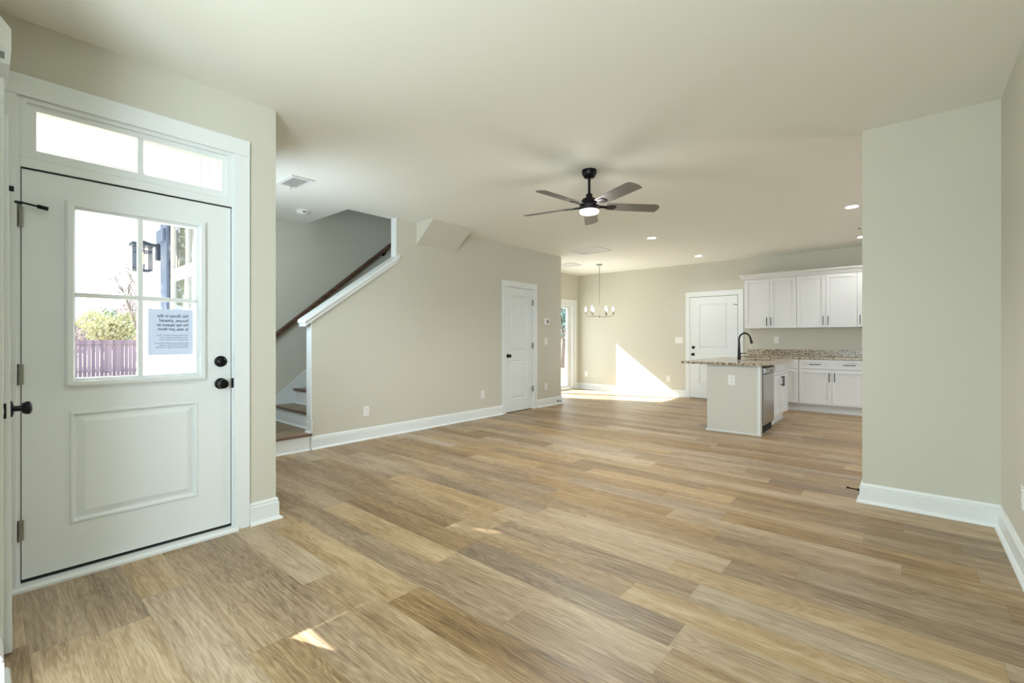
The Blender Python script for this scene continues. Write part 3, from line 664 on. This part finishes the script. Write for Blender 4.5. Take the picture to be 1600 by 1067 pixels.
MB().lathe([(0, CEIL), (.05, CEIL), (.045, CEIL - .008), (0, CEIL - .01)], (-.50, 7.86, 0)).build('plate', 'plastic', cfx)
MB().lathe([(0, CEIL - .009), (.012, CEIL - .009), (.010, CEIL - .03), (0, CEIL - .03)], (-.50, 7.86, 0), seg=12).build('tip', 'hinge', cfx)

# ------------------------------------------------------------------ chandelier
CX, CY = -4.79, 8.30
cha = thing('chandelier', (CX, CY, 1.63), 'brushed metal six-arm chandelier with lit candle bulbs in the dining nook', 'chandelier')
MB().lathe([(0, CEIL), (.062, CEIL), (.062, CEIL - .018), (.055, CEIL - .024), (0, CEIL - .026)], (CX, CY, 0)).build('canopy', 'nickel', cha)
MB().tube([(CX, CY, CEIL - .02), (CX, CY, 1.66)], .0065, 8).build('stem', 'nickel', cha)
MB().lathe([(0, 1.685), (.02, 1.68), (.048, 1.672), (.048, 1.655), (.02, 1.648), (.008, 1.635), (0, 1.63)], (CX, CY, 0)).build('hub', 'nickel', cha)
for k in range(6):
    a = R(40.75 - 13 + 60 * k); c_, s_ = math.cos(a), math.sin(a)
    P = lambda r, z: (CX + r * c_, CY + r * s_, z)
    arm = MB().tube([P(.03, 1.664), (P(.12, 1.664)), P(.22, 1.664), P(.255, 1.668), P(.272, 1.684), P(.275, 1.71)], .0065, 8).build('arm', 'nickel', cha)
    MB().lathe([(0, 1.705), (.012, 1.705), (.016, 1.712), (.016, 1.765), (.0, 1.765)], P(.275, 0), seg=14).build('candle_sleeve', 'nickel', arm)
    MB().lathe([(0, 1.765), (.008, 1.766), (.017, 1.785), (.019, 1.805), (.013, 1.835), (.004, 1.858), (0, 1.861)], P(.275, 0), seg=14).build('bulb', 'bulb', arm, label='glowing candle bulb')
pl = bpy.data.lights.new('chandelier_light', 'POINT'); pl.energy = 2.5; pl.shadow_soft_size = .25; pl.color = (1, .9, .78)
plo = bpy.data.objects.new('chandelier_light', pl); COL.objects.link(plo); plo.location = (CX, CY, 1.92)

# ------------------------------------------------------------------ wall plates
def plate(name, mtx, label, cat, kind, group=None, w_=.075, h_=.12, holes=1):
    t_ = thing(name, mtx.translation, label, cat, group)
    p = MB(mtx); p.box(-w_ / 2, w_ / 2, -.006, 0, -h_ / 2, h_ / 2); p.build('plate', 'plastic', t_, bevel=.003)
    if kind == 'outlet':
        for dz in (.026, -.026):
            r = MB(mtx); r.lathe([(0, -.006), (.0165, -.006), (.0165, -.0085), (0, -.0085)], (0, 0, dz), 'y', 16); ro = r.build('receptacle', 'plastic', t_)
            s = MB(mtx); s.box(-.008, -.0055, -.0092, -.0083, dz - .002, dz + .008); s.box(.0055, .008, -.0092, -.0083, dz - .002, dz + .006); s.box(-.002, .002, -.0092, -.0083, dz - .011, dz - .007); s.build('slots', 'slot', ro)
    elif kind == 'switch':
        for i in range(holes):
            x = (i - (holes - 1) / 2) * .046
            s = MB(mtx); s.box(x - .008, x + .008, -.0075, -.005, -.017, .017); s.prism([(-.007, -.004), (-.015, .006), (-.014, .010), (-.007, .004)], 'x', x - .005, x + .005); s.build('toggle', 'plastic', t_)
    elif kind == 'rocker':
        s = MB(mtx); s.prism([(-.006, -.033), (-.010, -.033), (-.006, .033)], 'x', -.016, .016); s.build('rocker', 'plastic', t_)
    return t_
G = 'wall outlets'
plate('wall_outlet', frame((XS, 3.02, .34), (1, 0, 0)), 'white wall outlet low on the partition, nearer the stairs', 'outlet', 'outlet', G)
plate('wall_outlet', frame((XS, 5.0, .355), (1, 0, 0)), 'white wall outlet low on the partition, left of the closet door', 'outlet', 'outlet', G)
plate('wall_plate', frame((XS, 6.616, .35), (1, 0, 0)), 'blank white wall plate low between closet door and wall end', 'wall plate', 'blank')
plate('light_switch', frame((XS, 6.614, 1.16), (1, 0, 0)), 'white light switch below the thermostat', 'light switch', 'rocker')
plate('wall_outlet', frame((-5.84, YF, .365), (0, -1, 0)), 'white outlet on the far wall near the sliding door', 'outlet', 'outlet', G)
plate('wall_outlet', frame((-3.83, YF, .365), (0, -1, 0)), 'white outlet on the far wall left of the far door', 'outlet', 'outlet', G)
plate('light_switch', frame((-3.60, YF, 1.175), (0, -1, 0)), 'wide triple light switch plate beside the far wall door', 'light switch', 'switch', w_=.165, h_=.125, holes=3)
plate('wall_outlet', frame((-1.817, YF, 1.182), (0, -1, 0)), 'white outlet above the kitchen backsplash', 'outlet', 'outlet', G)
plate('wall_outlet', frame((XR, 3.50, .385), (-1, 0, 0)), 'white outlet low on the right wall, cut by the picture edge', 'outlet', 'outlet', G)
th = thing('thermostat', (XS, 6.62, 1.45), 'white wall thermostat right of the partition closet door', 'thermostat')
MB(frame((XS, 6.625, 1.507), (1, 0, 0))).box(-.075, .075, -.022, 0, -.055, .055).build('housing', 'plastic', th, bevel=.006)
MB(frame((XS, 6.625, 1.507), (1, 0, 0))).box(-.02, .05, -.0235, -.0215, -.028, .032).build('screen', 'screen', th)
def doorstop(p, d, label):
    t_ = thing('door_stop', p, label, 'door stop', 'door stops on the baseboards')
    p = Vector(p); d = Vector(d)
    MB().tube([p, p + d * .008, p + d * .022], [.014, .012, .006], 12).build('base', 'black', t_)
    MB().tube([p + d * .015, p + d * .075], .005, 10).build('rod', 'black', t_)
    MB().tube([p + d * .07, p + d * .085], .008, 10).build('tip', 'black', t_)
doorstop((XS + .016, 6.96, .062), (1, 0, 0), 'black door stop on the baseboard at the end of the partition')
doorstop((-.271, 4.335, .062), (-1, .15, 0), 'black door stop on the baseboard of the right wall end')

# ------------------------------------------------------------------ kitchen
SHK = [(.0005, .014), (.001, .015)]
def bar_pull(parent, mtx, x, z, L_=.14, vertical=True, material='bronze'):
    h = MB(mtx)
    if vertical:
        h.tube([(x, -.032, z - L_ / 2), (x, -.032, z + L_ / 2)], .006, 10)
        for s in (-1, 1): h.tube([(x, 0, z + s * L_ * .36), (x, -.032, z + s * L_ * .36)], .0045, 8)
    else:
        h.tube([(x - L_ / 2, -.032, z), (x + L_ / 2, -.032, z)], .006, 10)
        for s in (-1, 1): h.tube([(x + s * L_ * .36, 0, z), (x + s * L_ * .36, -.032, z)], .0045, 8)
    return h.build('handle', material, parent)
def shaker(name, parent, mtx, x0, x1, z0, z1, rail=.058):
    return MB(mtx @ Matrix.Translation((0, -.02, 0))).panelled(x0 + .0015, x1 - .0015, z0 + .0015, z1 - .0015, .019, [(x0 + rail, x1 - rail, z0 + rail, z1 - rail)], SHK).build(name, 'cab', parent)
UF = frame((0, 9.19, 0), (0, -1, 0))
ub, ut = 1.392, 2.277
def upper(x0, x1, doors, label, hand):
    t_ = thing('upper_cabinet', ((x0 + x1) / 2, 9.35, ub), label, 'kitchen cabinet', 'white upper cabinets')
    box('cabinet_body', 'cab', x0, x1, 9.191, YF - .001, ub, ut, t_)
    for (a, b_), hx in zip(doors, hand):
        d = shaker('door', t_, UF, a, b_, ub + .004, 2.272)
        if hx is not None: bar_pull(d, UF @ Matrix.Translation((0, -.02, 0)), hx, 1.508, .148)
upper(-2.275, -1.452, [(-2.272, -1.864), (-1.864, -1.453)], 'white two-door upper cabinet nearest the far wall door', (-1.905, -1.838))
upper(-1.451, -.613, [(-1.450, -1.030), (-1.030, -.614)], 'white two-door upper cabinet in the middle of the row', (-1.067, -.998))
upper(-.612, .25, [(-.611, -.18), (-.18, .249)], 'white upper cabinet mostly hidden behind the wall end', (-.576, None))
cr = MB(); PR = [(9.191, 2.278), (9.165, 2.278), (9.160, 2.292), (9.135, 2.325), (9.10, 2.348), (9.095, 2.366), (9.191, 2.366)]
cr.prism(PR, 'x', -2.30, .3)
cr.prism([(-2.275, 2.278), (-2.300, 2.278), (-2.305, 2.292), (-2.33, 2.325), (-2.352, 2.348), (-2.358, 2.366), (-2.275, 2.366)], 'y', 9.165, YF - .001)
cr.prism([(-2.275, 9.165), (-2.358, 9.095), (-2.275, 9.095)], 'z', 2.348, 2.366)
tag(cr.build('crown_moulding', 'cab'), 'white crown moulding along the top of the upper cabinets', 'moulding')
LF = frame((0, 8.93, 0), (0, -1, 0))
def lower(x0, x1, cols, label):
    t_ = thing('base_cabinet', ((x0 + x1) / 2, 9.2, 0), label, 'kitchen cabinet', 'white base cabinets')
    box('cabinet_body', 'cab', x0, x1, 8.931, YF - .001, .118, .868, t_)
    box('toe_kick', 'cab', x0, x1, 9.0, 9.02, 0, .118, t_)
    for a, b_, hx in cols:
        d = shaker('drawer', t_, LF, a, b_, .712, .858, .036); bar_pull(d, LF @ Matrix.Translation((0, -.02, 0)), (a + b_) / 2, .785, .155, False)
        d = shaker('door', t_, LF, a, b_, .136, .706); bar_pull(d, LF @ Matrix.Translation((0, -.02, 0)), hx, .585, .148)
lower(-2.275, -1.378, [(-2.27, -1.826, -1.86), (-1.826, -1.382, -1.79)], 'white base cabinet half hidden behind the island')
lower(-1.377, -.462, [(-1.373, -.920, -.955), (-.920, -.466, -.885)], 'white base cabinet with two drawers and two doors beside the wall end')
lower(-.461, .40, [(-.458, -.03, -.06), (-.03, .398, 0)], 'white base cabinet hidden behind the wall end')
ct = MB(); ct.box(-2.30, .42, 8.90, YF - .001, .869, .899)
bs = thing('wall_countertop', (-1, 9.2, .869), 'speckled brown granite countertop with backsplash along the far wall', 'countertop')
bs.name = 'kitchen_countertop'; ORG['kitchen_countertop'] = ORG['wall_countertop']
ct.build('slab', 'granite', bs, bevel=.004)
box('backsplash', 'granite', -2.298, .42, 9.472, YF - .0005, .899, 1.012, bs, .003)

# island
isl = thing('kitchen_island', (-1.7, 7.1, 0), 'white kitchen island cabinet with plain end panel', 'kitchen island')
IX0, IX1, IY0, IY1 = -2.015, -1.38, 6.29, 8.02
box('end_panel', 'panel', IX0, IX1, IY0, IY0 + .10, .0, .868, isl, .002)
box('back_panel', 'cab', IX0, IX0 + .02, IY0 + .10, IY1, 0, .868, isl)
box('cabinet_body', 'cab', IX0 + .02, IX1 - .022, 7.02, IY1, .11, .66, isl)
fb_ = MB(); fb_.box(IX1 - .04, IX1 - .022, 7.02, IY1, .66, .868); fb_.box(IX0 + .02, IX1 - .04, 7.76, IY1, .66, .868); fb_.build('top_frame', 'cab', isl)
box('toe_kick', 'cab', IX1 - .09, IX1 - .075, 7.02, IY1, 0, .11, isl)
tk = MB(); tk.box(IX0 - .012, IX1 + .012, IY0 - .014, IY0, 0, .02); tk.box(IX0 - .014, IX0, IY0, IY1, 0, .02); tk.box(IX1 - .075, IX1 - .06, 7.02, IY1, 0, .02)
tk.box(IX1 - .028, IX1 + .004, IY0 - .004, IY0, .02, .868)
tk.build('shoe_moulding', 'trim', isl, bevel=.003)
IFr = frame((IX1 - .02, 0, 0), (1, 0, 0))
shaker('false_drawer', isl, IFr, 7.06, 7.96, .700, .856, .036)
for a, b_, hx in ((7.06, 7.51, 7.47), (7.51, 7.96, 7.555)):
    d = shaker('door', isl, IFr, a, b_, .130, .694); bar_pull(d, IFr @ Matrix.Translation((0, -.02, 0)), hx, .60, .15, material='black')
box('end_filler', 'cab', IX1 - .022, IX1, 7.97, IY1, .11, .868, isl)
dw = thing('dishwasher', (-1.68, 6.71, 0), 'stainless steel dishwasher in the side of the island', 'dishwasher')
DF = frame((IX1 + .012, 0, 0), (1, 0, 0))
box('tub', 'dark', IX0 + .03, IX1 - .012, 6.40, 7.015, .09, .862, dw)
MB(DF).box(6.425, 6.995, 0, .024, .112, .752).build('door_panel', 'steel', dw, bevel=.004)
MB(DF).prism([(-.0, .757), (-.016, .775), (-.018, .822), (-.004, .838), (.024, .838), (.024, .757)], 'x', 6.425, 6.995).build('control_panel', 'steel', dw, bevel=.002)
MB(DF).box(6.70, 6.80, -.0185, -.015, .782, .797).build('handle_recess', 'dark', dw)
box('toe_panel', 'dark', IX1 - .05, IX1 - .02, 6.40, 7.01, .0, .10, dw)
# island countertop with sink opening
SX0, SX1, SY0, SY1 = -1.80, -1.43, 7.06, 7.72
ic = MB(); z0, z1 = .870, .900; cx0, cx1, cy0, cy1 = -2.335, -1.308, 6.235, 8.06
for a in ((cx0, SX0, cy0, cy1), (SX1, cx1, cy0, cy1), (SX0, SX1, cy0, SY0), (SX0, SX1, SY1, cy1)): ic.box(a[0], a[1], a[2], a[3], z0, z1)
bmesh.ops.remove_doubles(ic.bm, verts=ic.bm.verts, dist=1e-5)
tag(ic.build('island_countertop', 'granite'), 'speckled granite slab on the island, overhanging to the left', 'countertop')
sk_ = MB(); sk_.box(SX0 - .01, SX1 + .01, SY0 - .01, SY1 + .01, .690, .698)
for a in ((SX0 - .012, SX0 - .002, SY0 - .01, SY1 + .01), (SX1 + .002, SX1 + .012, SY0 - .01, SY1 + .01), (SX0, SX1, SY0 - .012, SY0 - .002), (SX0, SX1, SY1 + .002, SY1 + .012)): sk_.box(*a, .69, .869)
tag(sk_.build('kitchen_sink', 'steel'), 'stainless undermount sink set in the island countertop', 'sink')
# faucet
FXx, FYy = -1.874, 7.275
fa = thing('kitchen_faucet', (FXx, FYy, .90), 'tall black gooseneck faucet standing on the island countertop', 'faucet')
MB().tube([(FXx, FYy, .90), (FXx, FYy, .905), (FXx, FYy, .96), (FXx, FYy, 1.06), (FXx, FYy, 1.16)], [.027, .025, .022, .016, .0125], 16).build('body', 'black', fa)
arc = []
for i in range(15):
    a = math.pi - math.pi * i / 14 * .93
    arc.append((FXx + .075 + .078 * math.cos(a), FYy, 1.185 + .10 * math.sin(a)))
arc = [(FXx, FYy, 1.155)] + arc
MB().tube(arc, .0118, 12).build('spout', 'black', fa)
e = Vector(arc[-1]); d = (e - Vector(arc[-2])).normalized()
MB().tube([e - d * .03, e + d * .03, e + d * .075], [.0125, .016, .020], 14).build('spray_head', 'black', fa)
MB().tube([(FXx + .015, FYy, .985), (FXx + .05, FYy, .990), (FXx + .105, FYy + .0, .992)], [.010, .007, .006], 10).build('lever', 'black', fa)
plate('wall_outlet', frame((-1.707, IY0, .674), (0, -1, 0)), 'white outlet on the end panel of the island', 'outlet', 'outlet', G, w_=.088, h_=.128)

# ------------------------------------------------------------------ outside: porch
struct(box('floor_porch', 'concrete', -5.6, XE - .15, -2.2, 1.0, -.18, -.03), 'pale concrete porch floor', 'porch')
struct(box('ceiling_porch', 'siding', -5.27, XE - .15, -2.4, 1.15, 2.70, 2.9), 'white porch ceiling', 'porch ceiling')
bm_ = MB(); bm_.prism([(-.327, 2.54), (.98, 2.54), (.98, 2.699), (-.400, 2.699)], 'x', -5.27, -5.23)  # added unseen beam, its end slanted to shape the sun patch indoors
bm_ = bm_.build('sun_clip_beam', 'siding'); tag(bm_, 'unseen white beam with a slanted end, added to clip the sun at the front door', 'beam')
# wing wall clad with board and batten
wg = MB()
for a in ((-5.98, -4.84, -.7, 2.7), (-4.06, XE - .15, -.7, 2.7), (-4.84, -4.06, -.7, 1.2), (-4.84, -4.06, 2.26, 2.7)): wg.box(a[0], a[1], 1.12, 1.149, a[2], a[3])
x = -5.96
while x < XE - .2:
    if x < -4.90 or x > -4.05: wg.box(x, x + .04, 1.115, 1.12, -.7, 2.70)
    else: wg.box(x, x + .04, 1.115, 1.12, -.7, 1.18); wg.box(x, x + .04, 1.115, 1.12, 2.28, 2.70)
    x += .20
wg.box(-6.2, -5.98, 1.10, 1.149, -.7, 2.7)
wg = struct(wg.build('wall_porch', 'siding', loc=(0, 0, 0)), 'white board and batten porch wall', 'wall')
wg.name = 'wall_porch'
gb = MB(); gb.prism([(-6.2, 2.70), (XE - .15, 2.70), (XE - .15, 4.2)], 'y', 1.11, 1.149)
ow = thing('porch_window', (-4.7, 1.09, .9), 'white framed window in the porch wall, seen through the front door glass', 'window')
WF = frame((0, 1.09, 0), (0, -1, 0))
MB(WF).panelled(-4.86, -4.02, 1.18, 2.28, .03, [(-4.80, -4.44, 1.25, 1.70), (-4.38, -4.10, 1.25, 1.70), (-4.80, -4.42, 1.80, 2.20), (-4.36, -4.10, 1.80, 2.20)], [], open_=True).build('window_frame', 'siding', ow)
MB(WF).box(-4.81, -4.09, .012, .02, 1.24, 2.21).build('glass_pane', 'glass', ow)
shu = thing('window_shutter', (-5.35, 1.07, .95), 'blue-grey board shutter left of the porch window', 'shutter')
MB(WF).box(-5.10, -4.90, -.022, 0, 1.2, 2.5).build('boards', 'shutter', shu, bevel=.004)
MB(WF).box(-5.14, -4.92, -.045, -.022, 2.06, 2.17).build('batten', 'shutter', shu, bevel=.004)
MB(WF).box(-5.14, -4.92, -.045, -.022, 1.28, 1.38).build('batten', 'shutter', shu, bevel=.004)
la = thing('wall_lantern', (-5.60, 1.06, 1.85), 'dark metal porch lantern with a lit bulb, seen through the front door glass', 'lantern')
box('back_plate', 'lantern', -5.33, -5.25, 1.075, 1.11, 1.93, 2.08, la)
lx, ly = -5.29, .975
MB().tube([(lx, 1.08, 2.06), (lx, ly, 2.09)], .012, 8).build('arm', 'lantern', la)
MB().prism([(lx - .085, 2.045), (lx + .085, 2.045), (lx + .07, 2.07), (lx - .07, 2.07)], 'y', ly - .085, ly + .085).build('roof', 'lantern', la)
c_ = MB()
for sx in (-1, 1):
    for sy in (-1, 1): c_.box(lx + sx * .058 - .004, lx + sx * .058 + .004, ly + sy * .058 - .004, ly + sy * .058 + .004, 1.82, 2.045)
for z in (1.82, 1.99):
    for s in (-1, 1): c_.box(lx - .064, lx + .064, ly + s * .058 - .005, ly + s * .058 + .005, z, z + .012); c_.box(lx + s * .058 - .005, lx + s * .058 + .005, ly - .064, ly + .064, z, z + .012)
for s in (-1, 1): c_.box(lx - .004, lx + .004, ly + s * .058 - .004, ly + s * .058 + .004, 1.82, 2.045); c_.box(lx + s * .058 - .004, lx + s * .058 + .004, ly - .004, ly + .004, 1.82, 2.045)
c_.build('cage', 'lantern', la)
MB().lathe([(0, 1.88), (.02, 1.89), (.028, 1.93), (.015, 1.98), (0, 2.0)], (lx, ly, 0), seg=12).build('bulb', 'lampbulb', la)

# ground, patio, fence, trees
gd = box('ground', 'grass', -80, 12, -50, 70, -.9, -.62); struct(gd, 'dry pale lawn outside', 'ground')
struct(box('floor_patio', 'concrete', -9.2, XB - .15, 6.2, 11.5, -.62, -.06), 'pale patio outside the sliding door', 'patio')
fc = thing('wooden_fence', (-29, 6, -.62), 'weathered purple-brown board fence beyond the lawn, seen through the front door', 'fence')
fb = MB(); y = -12.0
while y < 26:
    h = 1.78 - .012 * (y - 2.9) * .6 + random.uniform(-.012, .012); fb.box(-29.02, -29, y, y + .138, -.62, -.62 + h); y += .15
fb.build('boards', 'fence', fc)
fr2 = MB(); fr2.box(-28.99, -28.95, -12, 26, -.35, -.25); fr2.box(-28.99, -28.95, -12, 26, .95, 1.05); fr2.build('rails', 'fence', fc)
def blob_tree(name, loc, rad, hgt, material, label, n=2600, seed=1, cat='tree'):
    rnd = random.Random(seed); t_ = thing(name, loc, label, cat, 'trees outside')
    x, y, z = loc
    tr_ = MB(); tr_.tube([(x, y, z), (x + .1, y, z + hgt * .3), (x, y + .1, z + hgt * .55)], [.16, .12, .06], 8)
    for k in range(6):
        a = rnd.uniform(0, 6.28); e_ = rad * rnd.uniform(.3, .7)
        tr_.tube([(x, y, z + hgt * .3), (x + e_ * math.cos(a), y + e_ * math.sin(a), z + hgt * rnd.uniform(.5, .85))], [.06, .02], 6)
    tr_.build('trunk', 'bark', t_)
    lv = MB(); blobs = [(rnd.uniform(-.6, .6) * rad, rnd.uniform(-.6, .6) * rad, hgt * rnd.uniform(.42, .85), rad * rnd.uniform(.3, .5)) for _ in range(10)]
    for _ in range(n):
        b_ = rnd.choice(blobs); d = Vector((rnd.gauss(0, 1), rnd.gauss(0, 1), rnd.gauss(0, 1))).normalized() * b_[3] * rnd.uniform(.6, 1.05)
        c = Vector((x + b_[0], y + b_[1], z + b_[2])) + d
        u = Vector((rnd.gauss(0, 1), rnd.gauss(0, 1), rnd.gauss(0, 1))).normalized(); q = u.orthogonal().normalized(); s = rad * rnd.uniform(.035, .07)
        p = u.cross(q); lv.f([lv.v(c - q * s), lv.v(c + p * s * .6), lv.v(c + q * s), lv.v(c - p * s * .6)])
    ob = lv.build('foliage', material, t_, smooth=False); return t_
G0 = -.62
blob_tree('dense_tree', (-33, 4.55, G0), 1.5, 3.4, 'leafy', 'pale yellow-green tree behind the fence', seed=3)
blob_tree('dense_tree', (-37, 5.6, G0), 1.5, 3.7, 'leafg', 'grey-green tree behind the fence, right of the yellow-green one', seed=4)
blob_tree('dense_tree', (-41, 3.9, G0), 2.0, 3.6, 'leafr', 'dusty brown tree behind the fence at the left of the glass', n=2200, seed=5)
blob_tree('dense_tree', (-46, 8.2, G0), 2.4, 4.6, 'leafr', 'dusty brown tree behind the fence near the porch wall', n=2200, seed=6)
blob_tree('sun_blocker_tree', (-8.0, -.12, G0), .95, 5.6, 'leafg', 'dense dark green tree added left of the porch to block sun from the porch window', n=5000, seed=21)  # added tree; its canopy keeps most sun off the porch window
blob_tree('dense_tree', (-12.2, 18.2, G0), 1.9, 5.4, 'leafb', 'blue-green tree seen through the sliding door', seed=7)
blob_tree('dense_tree', (-16.5, 24.0, G0), 2.6, 6.0, 'leafy', 'yellow-green tree behind, seen through the sliding door', seed=8)
def bare_tree(loc, hgt, label, seed):
    rnd = random.Random(seed); mb = MB()
    def grow(p, d, L_, r, dep):
        q = p + d * L_; mb.tube([p, q], [r, r * .65], 5, cap=False)
        if dep == 0: return
        for _ in range(3 if dep > 1 else 4):
            nd = (d + Vector((rnd.uniform(-.6, .6), rnd.uniform(-.6, .6), rnd.uniform(-.15, .5)))).normalized(); grow(q, nd, L_ * rnd.uniform(.6, .85), r * .6, dep - 1)
    grow(Vector(loc), Vector((0, 0, 1)), hgt * .3, .07, 5)
    return tag(mb.build('bare_tree', 'bark'), label, 'tree')
bare_tree((-19, 3.62, G0), 4.6, 'thin bare tree in front of the fence beside the porch wall', 11)
